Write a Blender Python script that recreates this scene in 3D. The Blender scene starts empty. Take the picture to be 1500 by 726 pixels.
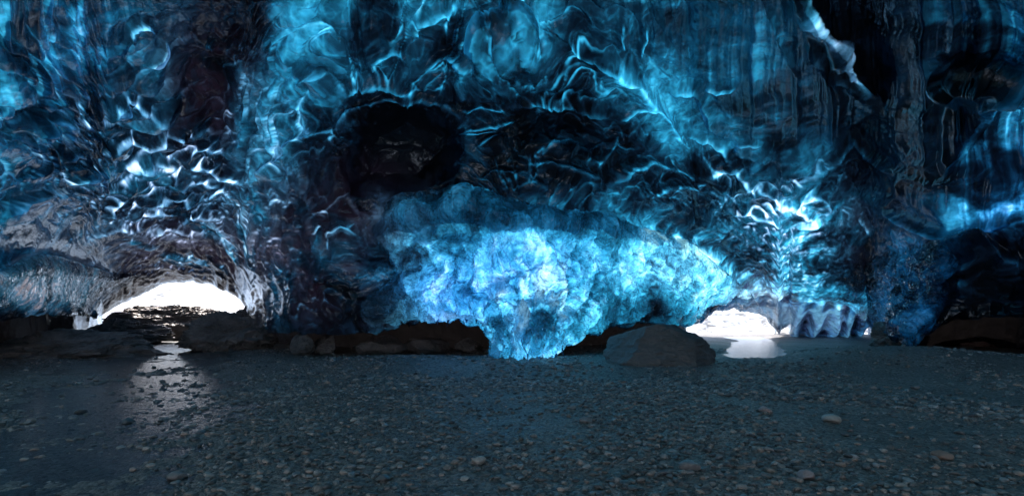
import bpy, math, random
import numpy as np
random.seed(7)
sc = bpy.context.scene
COL = sc.collection
F, CU, HV, CH = 750.0, 750.0, 455.0, 1.0      # focal length in px, centre column, horizon row, eye height (m)

# ------------------------------------------------------------------ noise
def _h(ix, iy, iz, seed):
    n = (ix.astype(np.uint32) * np.uint32(374761393) + iy.astype(np.uint32) * np.uint32(668265263)
         + iz.astype(np.uint32) * np.uint32(2147483647) + np.uint32((seed * 974634777 + 12345) & 0xffffffff))
    n = (n ^ (n >> np.uint32(13))) * np.uint32(1274126177)
    n = (n ^ (n >> np.uint32(16))) * np.uint32(2246822519)
    n = n ^ (n >> np.uint32(15))
    return (n & np.uint32(0xffffff)).astype(np.float32) / np.float32(0xffffff)

def vnoise(x, y, z, seed=0):
    x = np.asarray(x, np.float32); y = np.asarray(y, np.float32); z = np.asarray(z, np.float32)
    fx, fy, fz = np.floor(x), np.floor(y), np.floor(z)
    ix, iy, iz = (a.astype(np.int64).astype(np.int32).view(np.uint32) for a in (fx, fy, fz))
    tx, ty, tz = x - fx, y - fy, z - fz
    tx, ty, tz = (t * t * t * (t * (t * 6 - 15) + 10) for t in (tx, ty, tz))
    o = np.uint32(1)
    def e(a, b, c): return _h(ix + np.uint32(a), iy + np.uint32(b), iz + np.uint32(c), seed)
    def l(a, b, t): return a + (b - a) * t
    return l(l(l(e(0,0,0), e(1,0,0), tx), l(e(0,1,0), e(1,1,0), tx), ty),
             l(l(e(0,0,1), e(1,0,1), tx), l(e(0,1,1), e(1,1,1), tx), ty), tz)

def fbm(x, y, z, oct=4, seed=0, gain=.5):
    s = 0; a = 1.0; t = 0
    for k in range(oct):
        s = s + a * vnoise(x * 2**k + 17.3 * k, y * 2**k - 9.1 * k, z * 2**k + 3.7 * k, seed + k); t += a; a *= gain
    return s / t                                   # 0..1, mean .5

def ridged(x, y, z, oct=4, seed=0, gain=.55, sharp=2.0):
    s = 0; a = 1.0; t = 0
    for k in range(oct):
        n = vnoise(x * 2**k + 7.3 * k, y * 2**k - 5.1 * k, z * 2**k + 2.7 * k, seed + k)
        s = s + a * (1 - np.abs(2 * n - 1)) ** sharp; t += a; a *= gain
    return s / t

def worley(x, y, z, seed=0):
    x = np.asarray(x, np.float32); y = np.asarray(y, np.float32); z = np.asarray(z, np.float32)
    fx, fy, fz = np.floor(x), np.floor(y), np.floor(z)
    ix, iy, iz = (a.astype(np.int32).view(np.uint32) for a in (fx, fy, fz))
    f1 = np.full(x.shape, 9., np.float32); f2 = f1.copy(); cid = np.zeros(x.shape, np.float32)
    for a in (-1, 0, 1):
        for b in (-1, 0, 1):
            for c in (-1, 0, 1):
                A, B, Cc = (np.uint32(q & 0xffffffff) for q in (a, b, c))
                jx, jy, jz = ix + A, iy + B, iz + Cc
                h1 = _h(jx, jy, jz, seed); h2 = _h(jx, jy, jz, seed + 31); h3 = _h(jx, jy, jz, seed + 57)
                d = np.sqrt((fx + a + h1 - x)**2 + (fy + b + h2 - y)**2 + (fz + c + h3 - z)**2)
                m = d < f1
                f2 = np.where(m, f1, np.minimum(f2, d)); cid = np.where(m, h1, cid); f1 = np.where(m, d, f1)
    return f1, f2, cid

def shingle(a, b, seed=0, ra=.72, rb=.62):
    """overlapping rounded lobes, the lower one in front: dome height 0..1, thin upper rim 0..1, lobe id"""
    fa, fb = np.floor(a), np.floor(b); ia, ib = fa.astype(np.int32).view(np.uint32), fb.astype(np.int32).view(np.uint32)
    best = np.full(a.shape, 1e9, np.float32); H = np.zeros(a.shape, np.float32); Rm = H.copy(); Id = H.copy(); z = np.zeros_like(ia)
    for i in (-1, 0, 1):
        for j in (-1, 0, 1):
            ja, jb = ia + np.uint32(i & 0xffffffff), ib + np.uint32(j & 0xffffffff)
            h1, h2, h3, h4 = (_h(ja, jb, z, seed + q) for q in (1, 2, 3, 4))
            ca, cb_ = fa + i + .15 + .7 * h1, fb + j + .1 + .8 * h2
            th = (h3 - .5) * .9; da, db = a - ca, b - cb_
            x = (da * np.cos(th) + db * np.sin(th)) / (ra * (.7 + .5 * h4)); y = (-da * np.sin(th) + db * np.cos(th)) / (rb * (.7 + .5 * h3))
            y2 = np.where(y < 0, y * .55, y)
            d = np.sqrt(x * x + y2 * y2); ins = (d < 1) & (cb_ < best)
            up = sstep(-.15, .5, y)
            rim = up * (np.exp(-((d - .955) / .032) ** 2) + .5 * np.exp(-((d - .84) / .025) ** 2) * (h1 > .35) + .3 * np.exp(-((d - .72) / .02) ** 2) * (h2 > .5))
            H = np.where(ins, np.clip(1 - d * d, 0, 1) ** .75 * (.6 + .4 * h4), H); Rm = np.where(ins, rim * (.35 + .9 * h3), Rm); Id = np.where(ins, h1, Id); best = np.where(ins, cb_, best)
    return H, Rm, Id

def sstep(a, b, x):
    t = np.clip((x - a) / (b - a), 0, 1); return t * t * (3 - 2 * t)

def at(u, v, D):
    """the world point that stands D metres ahead on the sight line through pixel (u, v)"""
    return np.array([(u - CU) / F * D, D, CH + (HV - v) / F * D])

# ------------------------------------------------------------------ materials
def newmat(name):
    m = bpy.data.materials.new(name); m.use_nodes = True
    nt = m.node_tree; nt.nodes.clear()
    out = nt.nodes.new('ShaderNodeOutputMaterial')
    def N(t, **kw):
        n = nt.nodes.new(t)
        for k, v in kw.items():
            if k in n.inputs: n.inputs[k].default_value = v
            else: setattr(n, k, v)
        return n
    return m, nt, out, N

def ice_material(name='glacier_ice', rough=.11, attr=True, flat=(.02, .1, .16), spec=1.0, crumple=False):
    m, nt, out, N = newmat(name); L = nt.links.new
    geo = N('ShaderNodeNewGeometry')
    if attr:
        at_ = N('ShaderNodeAttribute'); at_.attribute_name = 'ice_tint'; colsock = at_.outputs['Color']
    else:
        c = N('ShaderNodeRGB'); c.outputs[0].default_value = (*flat, 1); colsock = c.outputs[0]
    # internal wisps: warped fine noise that thins / clouds the ice
    n1 = N('ShaderNodeTexNoise', Scale=5.0, Detail=6.0, Roughness=.6, Distortion=.5); L(geo.outputs['Position'], n1.inputs['Vector'])
    mr = N('ShaderNodeMapRange'); L(n1.outputs[0], mr.inputs[0])
    mr.inputs[1].default_value = .3; mr.inputs[2].default_value = .72; mr.inputs[3].default_value = .55; mr.inputs[4].default_value = 1.5
    mul = N('ShaderNodeVectorMath', operation='SCALE'); L(colsock, mul.inputs[0]); L(mr.outputs[0], mul.inputs['Scale'])
    # fine relief
    n2 = N('ShaderNodeTexNoise', Scale=16.0, Detail=5.0, Roughness=.6, Distortion=.8); L(geo.outputs['Position'], n2.inputs['Vector'])
    b1 = N('ShaderNodeBump', Strength=.25, Distance=.03); L(n2.outputs[0], b1.inputs['Height'])
    n3 = N('ShaderNodeTexNoise', Scale=60.0, Detail=3.0, Roughness=.5); L(geo.outputs['Position'], n3.inputs['Vector'])
    b2 = N('ShaderNodeBump', Strength=.12, Distance=.006); L(n3.outputs[0], b2.inputs['Height']); L(b1.outputs[0], b2.inputs['Normal'])
    if crumple:
        nw = N('ShaderNodeTexNoise', Scale=3.0, Detail=3.0); L(geo.outputs['Position'], nw.inputs['Vector'])
        va = N('ShaderNodeVectorMath', operation='MULTIPLY_ADD'); L(nw.outputs['Color'], va.inputs[0]); va.inputs[1].default_value = (.5, .5, .5); L(geo.outputs['Position'], va.inputs[2])
        vo = N('ShaderNodeTexVoronoi', Scale=4.5); L(va.outputs[0], vo.inputs['Vector'])
        vs_ = N('ShaderNodeTexVoronoi', Scale=17.0); L(va.outputs[0], vs_.inputs['Vector'])
        b3 = N('ShaderNodeBump', Strength=.9, Distance=.12); L(vo.outputs['Distance'], b3.inputs['Height']); L(b2.outputs[0], b3.inputs['Normal'])
        b4 = N('ShaderNodeBump', Strength=.5, Distance=.05); L(vs_.outputs['Distance'], b4.inputs['Height']); L(b3.outputs[0], b4.inputs['Normal'])
        mr2 = N('ShaderNodeMapRange'); L(vs_.outputs['Distance'], mr2.inputs[0]); mr2.inputs[1].default_value = 0; mr2.inputs[2].default_value = .8; mr2.inputs[3].default_value = 1.18; mr2.inputs[4].default_value = .75
        mul2 = N('ShaderNodeVectorMath', operation='SCALE'); L(mul.outputs[0], mul2.inputs[0]); L(mr2.outputs[0], mul2.inputs['Scale'])
        mul, b2 = mul2, b4
    tr = N('ShaderNodeBsdfTranslucent'); L(mul.outputs[0], tr.inputs[0]); L(b2.outputs[0], tr.inputs['Normal'])
    df = N('ShaderNodeBsdfDiffuse'); L(b2.outputs[0], df.inputs['Normal'])
    sc_ = N('ShaderNodeVectorMath', operation='SCALE'); sc_.inputs['Scale'].default_value = .3; L(mul.outputs[0], sc_.inputs[0]); L(sc_.outputs[0], df.inputs[0])
    add = N('ShaderNodeAddShader'); L(tr.outputs[0], add.inputs[0]); L(df.outputs[0], add.inputs[1])
    gl = N('ShaderNodeBsdfGlossy', Roughness=rough); gl.inputs[0].default_value = (spec * .76, spec * .88, spec, 1); L(b2.outputs[0], gl.inputs['Normal'])
    fr = N('ShaderNodeFresnel', IOR=1.55); L(b2.outputs[0], fr.inputs['Normal'])
    mx = N('ShaderNodeMixShader'); L(fr.outputs[0], mx.inputs[0]); L(add.outputs[0], mx.inputs[1]); L(gl.outputs[0], mx.inputs[2])
    L(mx.outputs[0], out.inputs['Surface'])
    return m

def rock_material(name, c1, c2, rough=.55, scale=3.0, bump=.5, strata=0.0, fine=30):
    m, nt, out, N = newmat(name); L = nt.links.new
    geo = N('ShaderNodeNewGeometry')
    n1 = N('ShaderNodeTexNoise', Scale=scale, Detail=8.0, Roughness=.65, Distortion=.4); L(geo.outputs['Position'], n1.inputs['Vector'])
    rp = N('ShaderNodeValToRGB'); L(n1.outputs[0], rp.inputs[0])
    rp.color_ramp.elements[0].position = .32; rp.color_ramp.elements[0].color = (*c1, 1)
    rp.color_ramp.elements[1].position = .68; rp.color_ramp.elements[1].color = (*c2, 1)
    n2 = N('ShaderNodeTexNoise', Scale=fine, Detail=8.0, Roughness=.7); L(geo.outputs['Position'], n2.inputs['Vector'])
    b1 = N('ShaderNodeBump', Strength=bump, Distance=.03); L(n2.outputs[0], b1.inputs['Height'])
    n3 = N('ShaderNodeTexVoronoi', Scale=scale * 2.2, feature='DISTANCE_TO_EDGE'); L(geo.outputs['Position'], n3.inputs['Vector'])
    mr = N('ShaderNodeMapRange'); L(n3.outputs[0], mr.inputs[0]); mr.inputs[2].default_value = .06
    b2 = N('ShaderNodeBump', Strength=bump * .4, Distance=.02); L(mr.outputs[0], b2.inputs['Height']); L(b1.outputs[0], b2.inputs['Normal'])
    last = b2
    if strata:
        w = N('ShaderNodeTexWave', Scale=5.0, Distortion=6.0, Detail=4.0); w.bands_direction = 'Z'; L(geo.outputs['Position'], w.inputs['Vector'])
        b3 = N('ShaderNodeBump', Strength=strata, Distance=.06); L(w.outputs[1], b3.inputs['Height']); L(b2.outputs[0], b3.inputs['Normal']); last = b3
    p = N('ShaderNodeBsdfPrincipled', Roughness=rough); L(rp.outputs[0], p.inputs['Base Color']); L(last.outputs[0], p.inputs['Normal'])
    rr = N('ShaderNodeMapRange'); L(n2.outputs[0], rr.inputs[0]); rr.inputs[3].default_value = rough - .15; rr.inputs[4].default_value = rough + .2; L(rr.outputs[0], p.inputs['Roughness'])
    L(p.outputs[0], out.inputs['Surface'])
    return m

def gravel_material():
    m, nt, out, N = newmat('gravel'); L = nt.links.new
    geo = N('ShaderNodeNewGeometry')
    v1 = N('ShaderNodeTexVoronoi', Scale=38.0); L(geo.outputs['Position'], v1.inputs['Vector'])
    v2 = N('ShaderNodeTexVoronoi', Scale=95.0); L(geo.outputs['Position'], v2.inputs['Vector'])
    n = N('ShaderNodeTexNoise', Scale=.8, Detail=5.0); L(geo.outputs['Position'], n.inputs['Vector'])
    rp = N('ShaderNodeValToRGB'); L(v1.outputs['Color'], rp.inputs[0])
    e = rp.color_ramp.elements; e[0].position = .1; e[0].color = (.085, .075, .072, 1); e[1].position = .95; e[1].color = (.42, .37, .35, 1)
    mix = N('ShaderNodeMix', data_type='RGBA', blend_type='MULTIPLY'); mix.inputs[0].default_value = .6
    L(rp.outputs[0], mix.inputs[6])
    rp2 = N('ShaderNodeValToRGB'); L(n.outputs[0], rp2.inputs[0]); rp2.color_ramp.elements[0].position = .35; rp2.color_ramp.elements[0].color = (.45, .45, .45, 1); rp2.color_ramp.elements[1].position = .65
    L(rp2.outputs[0], mix.inputs[7])
    b1 = N('ShaderNodeBump', Strength=1.0, Distance=.03, invert=True); L(v1.outputs['Distance'], b1.inputs['Height'])
    b2 = N('ShaderNodeBump', Strength=.7, Distance=.012, invert=True); L(v2.outputs['Distance'], b2.inputs['Height']); L(b1.outputs[0], b2.inputs['Normal'])
    p = N('ShaderNodeBsdfPrincipled', Roughness=.5); L(mix.outputs[2], p.inputs['Base Color']); L(b2.outputs[0], p.inputs['Normal'])
    L(p.outputs[0], out.inputs['Surface'])
    return m

def stone_material():
    m, nt, out, N = newmat('loose_stone'); L = nt.links.new
    a = N('ShaderNodeAttribute'); a.attribute_name = 'stone_tint'
    geo = N('ShaderNodeNewGeometry')
    n2 = N('ShaderNodeTexNoise', Scale=60.0, Detail=4.0); L(geo.outputs['Position'], n2.inputs['Vector'])
    mr = N('ShaderNodeMapRange'); L(n2.outputs[0], mr.inputs[0]); mr.inputs[3].default_value = .6; mr.inputs[4].default_value = 1.4
    mul = N('ShaderNodeVectorMath', operation='SCALE'); L(a.outputs['Color'], mul.inputs[0]); L(mr.outputs[0], mul.inputs['Scale'])
    b = N('ShaderNodeBump', Strength=.4, Distance=.006); L(n2.outputs[0], b.inputs['Height'])
    p = N('ShaderNodeBsdfPrincipled', Roughness=.42); L(mul.outputs[0], p.inputs['Base Color']); L(b.outputs[0], p.inputs['Normal'])
    L(p.outputs[0], out.inputs['Surface'])
    return m

def snow_material():
    m, nt, out, N = newmat('snow'); L = nt.links.new
    geo = N('ShaderNodeNewGeometry')
    n = N('ShaderNodeTexNoise', Scale=1.2, Detail=8.0, Roughness=.7); L(geo.outputs['Position'], n.inputs['Vector'])
    rp = N('ShaderNodeValToRGB'); L(n.outputs[0], rp.inputs[0])
    rp.color_ramp.elements[0].position = .38; rp.color_ramp.elements[0].color = (.12, .115, .12, 1)
    rp.color_ramp.elements[1].position = .55; rp.color_ramp.elements[1].color = (.86, .87, .9, 1)
    b = N('ShaderNodeBump', Strength=.7, Distance=.25); L(n.outputs[0], b.inputs['Height'])
    p = N('ShaderNodeBsdfPrincipled', Roughness=.7); L(rp.outputs[0], p.inputs['Base Color']); L(b.outputs[0], p.inputs['Normal'])
    L(p.outputs[0], out.inputs['Surface'])
    return m

def water_material():
    m, nt, out, N = newmat('melt_water'); L = nt.links.new
    geo = N('ShaderNodeNewGeometry')
    n = N('ShaderNodeTexNoise', Scale=9.0, Detail=3.0); L(geo.outputs['Position'], n.inputs['Vector'])
    b = N('ShaderNodeBump', Strength=.35, Distance=.02); L(n.outputs[0], b.inputs['Height'])
    tr = N('ShaderNodeBsdfTransparent'); tr.inputs[0].default_value = (.55, .62, .65, 1)
    gl = N('ShaderNodeBsdfGlossy', Roughness=.22); L(b.outputs[0], gl.inputs['Normal'])
    fr = N('ShaderNodeFresnel', IOR=1.33); L(b.outputs[0], fr.inputs['Normal'])
    mx = N('ShaderNodeMixShader'); L(fr.outputs[0], mx.inputs[0]); L(tr.outputs[0], mx.inputs[1]); L(gl.outputs[0], mx.inputs[2])
    L(mx.outputs[0], out.inputs['Surface'])
    return m

M_ICE = ice_material(); M_CRUMPLE = ice_material('crumpled_ice', .12, crumple=True)
M_ROCK = rock_material('dark_basalt', (.07, .066, .066), (.24, .21, .21), .42, 2.5, bump=.7)
M_BOULDER = rock_material('smooth_boulder', (.07, .07, .073), (.14, .135, .14), .5, 1.4, bump=.22, fine=22)
M_BROWN = rock_material('brown_sediment', (.26, .21, .20), (.58, .49, .47), .5, 2.2, bump=.8, strata=1.0)
M_RED = rock_material('reddish_sediment', (.09, .05, .045), (.24, .14, .12), .7, 3.5, bump=.9)
M_GRAVEL = gravel_material(); M_STONE = stone_material(); M_SNOW = snow_material(); M_WATER = water_material()

# ------------------------------------------------------------------ mesh helper
def mesh_np(name, V, Fq, mat, attr=None, vals=None, smooth=True, normals=None, origin=None, tri=False):
    V = np.asarray(V, np.float32); Fq = np.asarray(Fq, np.int32)
    if origin is not None: V = V - np.asarray(origin, np.float32)
    me = bpy.data.meshes.new(name)
    k = Fq.shape[1]
    me.vertices.add(len(V)); me.vertices.foreach_set('co', V.ravel())
    me.loops.add(Fq.size); me.loops.foreach_set('vertex_index', Fq.ravel())
    me.polygons.add(len(Fq)); me.polygons.foreach_set('loop_start', np.arange(0, Fq.size, k, dtype=np.int32))
    me.update(calc_edges=True)
    if smooth: me.shade_smooth()
    else: me.shade_flat()
    if attr:
        a = me.attributes.new(attr, 'FLOAT_COLOR', 'POINT')
        c = np.ones((len(V), 4), np.float32); c[:, :3] = vals; a.data.foreach_set('color', c.ravel())
    if normals is not None:
        me.normals_split_custom_set_from_vertices(np.asarray(normals, np.float32).tolist())
    me.materials.append(mat)
    o = bpy.data.objects.new(name, me); COL.objects.link(o)
    if origin is not None: o.location = tuple(float(q) for q in origin)
    return o

def tag(o, label=None, cat=None, group=None, kind=None):
    if label: o['label'] = label
    if cat: o['category'] = cat
    if group: o['group'] = group
    if kind: o['kind'] = kind
    return o

def grid_faces(R, C):
    i = np.arange(R * C).reshape(R, C)
    return np.stack([i[:-1, :-1], i[:-1, 1:], i[1:, 1:], i[1:, :-1]], -1)

# ------------------------------------------------------------------ the ice vault
# where the ice ends above the floor: column, row, distance, closed behind (1) or open to daylight (0)
LIP = [(-60, 470, 8, 1), (0, 468, 9.5, 1), (60, 460, 11, 1), (100, 462, 13, 1), (138, 466, 17, 1), (150, 461, 18.5, 0), (180, 443, 19, 0),
       (225, 420, 19, 0), (262, 412, 19, 0), (300, 412, 19, 0), (330, 423, 18.5, 0), (352, 438, 18, 0), (362, 452, 17.5, 0), (370, 476, 15.5, 1),
       (395, 484, 13.2, 1), (430, 487, 11.7, 1), (480, 488, 11.3, 1), (520, 488, 11.0, 1), (560, 477, 11.0, 1), (600, 467, 11, 1), (640, 461, 10.9, 1),
       (675, 463, 10.7, 1), (700, 470, 10.6, 1), (718, 482, 10.5, 1), (728, 500, 10.4, 1), (735, 521, 10.3, 1), (748, 530, 10.25, 1), (775, 534, 10.2, 1),
       (800, 526, 10.3, 1), (812, 513, 10.5, 1), (826, 499, 10.9, 1), (855, 485, 11.6, 1), (890, 476, 12.5, 1), (930, 471, 13.4, 1), (980, 469, 14.6, 1),
       (1008, 470, 16.5, 1), (1018, 468, 18.2, 0), (1040, 455, 19.3, 0), (1075, 448, 20, 0), (1105, 453, 20, 0), (1125, 465, 20, 0), (1136, 478, 20, 0), (1141, 490, 20, 1),
       (1146, 480, 21, 0), (1157, 476, 21, 0), (1162, 490, 20.5, 1), (1200, 493, 20, 1), (1262, 492, 20, 1), (1267, 476, 20, 0), (1277, 476, 20, 0),
       (1281, 490, 18, 1), (1300, 486, 14.5, 1), (1315, 495, 12.9, 1), (1327, 507, 12.5, 1), (1333, 512, 12.4, 1), (1340, 506, 12.4, 1), (1352, 492, 12.3, 1), (1378, 474, 12.1, 1), (1400, 467, 12, 1),
       (1450, 464, 11.8, 1), (1500, 464, 11.2, 1), (1560, 466, 10, 1)]
LIP = np.array(LIP, float)

def poly_mask(u, v, pts, soft=0):
    """1 inside the polygon; with soft>0 a smooth ramp of that width (px) inside the border"""
    P = np.array(pts, float); n = len(P); inside = np.zeros(u.shape, bool); dmin = np.full(u.shape, 1e9)
    for i in range(n):
        (x1, y1), (x2, y2) = P[i], P[(i + 1) % n]
        c = ((y1 > v) != (y2 > v)) & (u < (x2 - x1) * (v - y1) / ((y2 - y1) + 1e-9) + x1)
        inside ^= c
        if soft:
            dx, dy = x2 - x1, y2 - y1
            t = np.clip(((u - x1) * dx + (v - y1) * dy) / (dx * dx + dy * dy + 1e-9), 0, 1)
            dmin = np.minimum(dmin, np.hypot(u - x1 - t * dx, v - y1 - t * dy))
    if not soft: return inside
    return np.where(inside, sstep(0, soft, dmin), 0.0)

def blob(u, v, cu, cv, ru, rv, ang=0):
    a = math.radians(ang); du, dv = u - cu, v - cv
    x = (du * math.cos(a) + dv * math.sin(a)) / ru; y = (-du * math.sin(a) + dv * math.cos(a)) / rv
    return np.exp(-(x * x + y * y))

CENTRAL = [(520, 440), (545, 425), (580, 400), (560, 370), (545, 335), (590, 300), (680, 285), (760, 300), (850, 310), (930, 330), (1000, 350), (1050, 385),
           (1100, 420), (1135, 470), (1150, 500), (1100, 470), (1060, 500), (1000, 520), (930, 560), (700, 560), (640, 520), (540, 520), (520, 490)]
DOME = [(492, 200), (512, 168), (545, 146), (585, 137), (625, 142), (660, 156), (684, 176), (690, 215), (672, 262), (640, 290), (560, 300), (510, 285), (488, 245)]
FIN = [(1120, -30), (1168, -10), (1182, 22), (1215, 62), (1248, 105), (1285, 142), (1287, 160), (1270, 178), (1238, 168), (1205, 148), (1175, 110), (1150, 60)]
HOOD = [(1388, 118), (1410, 105), (1445, 106), (1480, 116), (1570, 122), (1570, 150), (1500, 148), (1460, 158), (1435, 190), (1412, 225), (1385, 262), (1372, 235), (1376, 170)]
FANG = [(1225, 470), (1230, 400), (1270, 375), (1330, 360), (1385, 350), (1410, 385), (1400, 430), (1375, 480), (1340, 540), (1300, 530)]
LEDGE = [(-70, 400), (0, 392), (50, 375), (100, 385), (150, 395), (205, 398), (180, 418), (140, 448), (120, 500), (-70, 500)]
RIBS = [(1150, 500), (1152, 470), (1170, 445), (1215, 440), (1255, 448), (1268, 470), (1266, 500)]
FLUTE = [(1002, -30), (1120, -30), (1152, 62), (1178, 112), (1182, 190), (1196, 262), (1165, 262), (1120, 245), (1075, 225), (1040, 180), (1010, 110)]
SCALLOP = [(30, 180), (80, 150), (150, 130), (205, 130), (262, 168), (330, 160), (385, 200), (375, 280), (365, 340), (330, 400), (290, 408), (235, 408), (140, 370), (130, 310), (90, 260)]
RCLUST = [(1045, 235), (1115, 240), (1200, 268), (1232, 300), (1230, 370), (1225, 440), (1165, 440), (1150, 470), (1110, 425), (1060, 385), (1040, 340), (1000, 300)]

# crests of the ice lobes: points, height (m), width below, width above (px), strength of the glint painted on it
CREST = [
 ([(188,60),(192,42),(200,32),(213,29),(226,40)],.10,7,3,.5), ([(202,84),(222,70),(232,60),(238,48)],.10,8,3,.6), ([(155,150),(162,140),(174,143),(182,132),(206,145),(243,168)],.16,12,3,.6),
 ([(34,190),(48,168),(68,158),(92,163),(112,172),(128,166)],.14,14,4,.4), ([(150,216),(165,200),(186,192),(213,201),(236,184),(264,190),(270,204)],.15,12,3,.55),
 ([(270,196),(290,184),(312,180),(326,196)],.12,12,3,.3), ([(268,222),(298,210),(330,213),(345,219)],.12,9,3,.5), ([(280,231),(310,238),(345,254),(372,268)],.16,9,3,.7),
 ([(74,226),(84,212),(98,210),(106,218)],.10,9,3,.4), ([(174,246),(198,226),(226,226),(260,238),(276,262)],.15,14,3,.5), ([(146,198),(140,222),(134,248)],.10,6,3,.5),
 ([(94,272),(98,254),(120,240),(138,240)],.10,10,3,.4), ([(208,292),(240,279),(276,284),(290,294)],.12,10,3,.6), ([(150,312),(162,292),(188,276)],.12,10,3,.5),
 ([(0,318),(20,292),(56,278),(88,280),(112,300)],.16,20,4,.25), ([(262,262),(300,255),(330,268)],.1,8,3,.5), ([(300,285),(330,272),(360,286)],.1,8,3,.5),
 ([(195,312),(230,300),(262,308)],.1,8,3,.55), ([(258,322),(296,306),(330,318)],.1,8,3,.5), ([(130,345),(170,325),(205,330)],.1,8,3,.4), ([(215,340),(250,326),(290,336)],.1,7,3,.5),
 ([(330,60),(345,45),(360,42),(364,62)],.12,12,3,.15), ([(296,50),(306,58),(316,66)],.1,5,3,.3),
 ([(492,196),(512,168),(545,146),(582,137),(622,141),(656,154),(684,172)],.08,5,4,.32), ([(424,218),(438,202),(466,190),(494,189)],.14,9,4,.5), ([(386,256),(404,236),(432,224)],.12,9,4,.5),
 ([(504,142),(514,122),(540,114),(572,117),(604,131),(620,127)],.12,10,4,.35), ([(620,95),(640,82),(666,79),(690,85),(705,98)],.12,9,3,.45), ([(592,50),(612,26),(640,12),(674,0)],.14,12,4,.35),
 ([(698,74),(714,46),(734,28),(756,34),(772,62)],.14,16,4,.2), ([(540,84),(560,68),(580,68),(595,79)],.10,8,3,.4), ([(446,120),(458,105),(484,99)],.10,9,3,.3),
 ([(674,198),(700,182),(732,178),(756,174)],.1,8,3,.4), ([(670,158),(706,154),(740,160)],.1,6,3,.4), ([(698,212),(716,200),(744,198)],.1,6,3,.35), ([(672,190),(690,194),(730,186)],.08,4,3,.4),
 ([(800,48),(830,58),(862,74),(900,93),(930,112),(950,142),(972,172),(990,196),(1012,212)],.20,15,8,.45), ([(938,84),(942,52),(950,22)],.10,5,5,.55), ([(908,74),(910,48),(912,16)],.08,4,4,.4),
 ([(1000,196),(1040,200),(1062,214),(1076,244)],.12,9,3,.4), ([(978,134),(1020,128),(1040,160),(1052,192)],.12,8,4,.35), ([(880,272),(914,242),(950,234),(986,244),(1022,255)],.14,10,4,.4),
 ([(934,286),(970,271),(1010,265),(1032,258)],.12,9,3,.4), ([(1016,252),(1052,248),(1082,240),(1104,262),(1116,282)],.12,9,3,.6), ([(788,214),(820,214),(852,226),(884,212)],.12,9,4,.3),
 ([(746,150),(780,140),(812,146),(846,144),(872,152),(900,170)],.14,8,4,.4), ([(906,172),(930,156),(956,150)],.1,7,3,.4), ([(1030,134),(1056,130),(1080,127)],.08,4,3,.7), ([(1074,216),(1100,212),(1118,215)],.06,4,3,.5),
 ([(760,240),(800,236),(836,248),(872,262)],.1,8,3,.3), ([(700,262),(740,250),(768,262),(800,276)],.1,9,3,.3), ([(860,250),(890,222),(900,200)],.1,5,4,.3),
 ([(1160,-20),(1174,8),(1180,22),(1212,62),(1245,105),(1284,146)],.12,9,3,1.1), ([(1186,60),(1196,88),(1225,112),(1256,128),(1284,148)],.12,8,3,.25),
 ([(1372,140),(1392,112),(1440,104),(1482,114),(1520,118)],.24,24,4,.04), ([(1445,150),(1470,132),(1508,124)],.1,6,4,.4),
 ([(1180,262),(1215,236),(1252,202),(1270,222),(1300,240),(1322,252)],.12,12,4,.25), ([(1108,262),(1128,276),(1150,300)],.1,6,3,.6), ([(1122,300),(1150,292),(1180,306),(1200,330)],.1,8,3,.6),
 ([(1070,312),(1100,300),(1126,312),(1150,330)],.1,7,3,.6), ([(1172,300),(1186,282),(1204,292),(1214,312)],.1,7,3,.35), ([(1256,318),(1268,330),(1276,344)],.08,5,3,.5),
 ([(558,318),(600,300),(650,290),(700,300),(760,304)],.18,14,8,.3), ([(790,330),(850,322),(920,336),(980,352)],.14,14,8,.3), ([(985,350),(1008,352),(1030,368),(1062,380)],.16,14,5,.4),
 ([(1040,386),(1080,400),(1110,428),(1134,468)],.18,16,6,.08), ([(600,352),(640,342),(690,350),(720,366)],.12,12,5,.25), ([(0,404),(40,388),(76,378),(120,392),(170,398)],.16,18,5,.3),
 ([(1290,300),(1340,330),(1390,348),(1440,330),(1500,318)],.14,14,5,.3), ([(1400,352),(1430,344),(1470,372),(1510,384)],.16,16,4,.15),
 ([(1166,492),(1168,468),(1184,452),(1200,452)],.14,9,5,.6), ([(1192,492),(1196,470),(1210,456),(1228,454)],.14,9,5,.6), ([(1222,492),(1226,472),(1238,460),(1254,462)],.14,9,5,.6),
]

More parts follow.
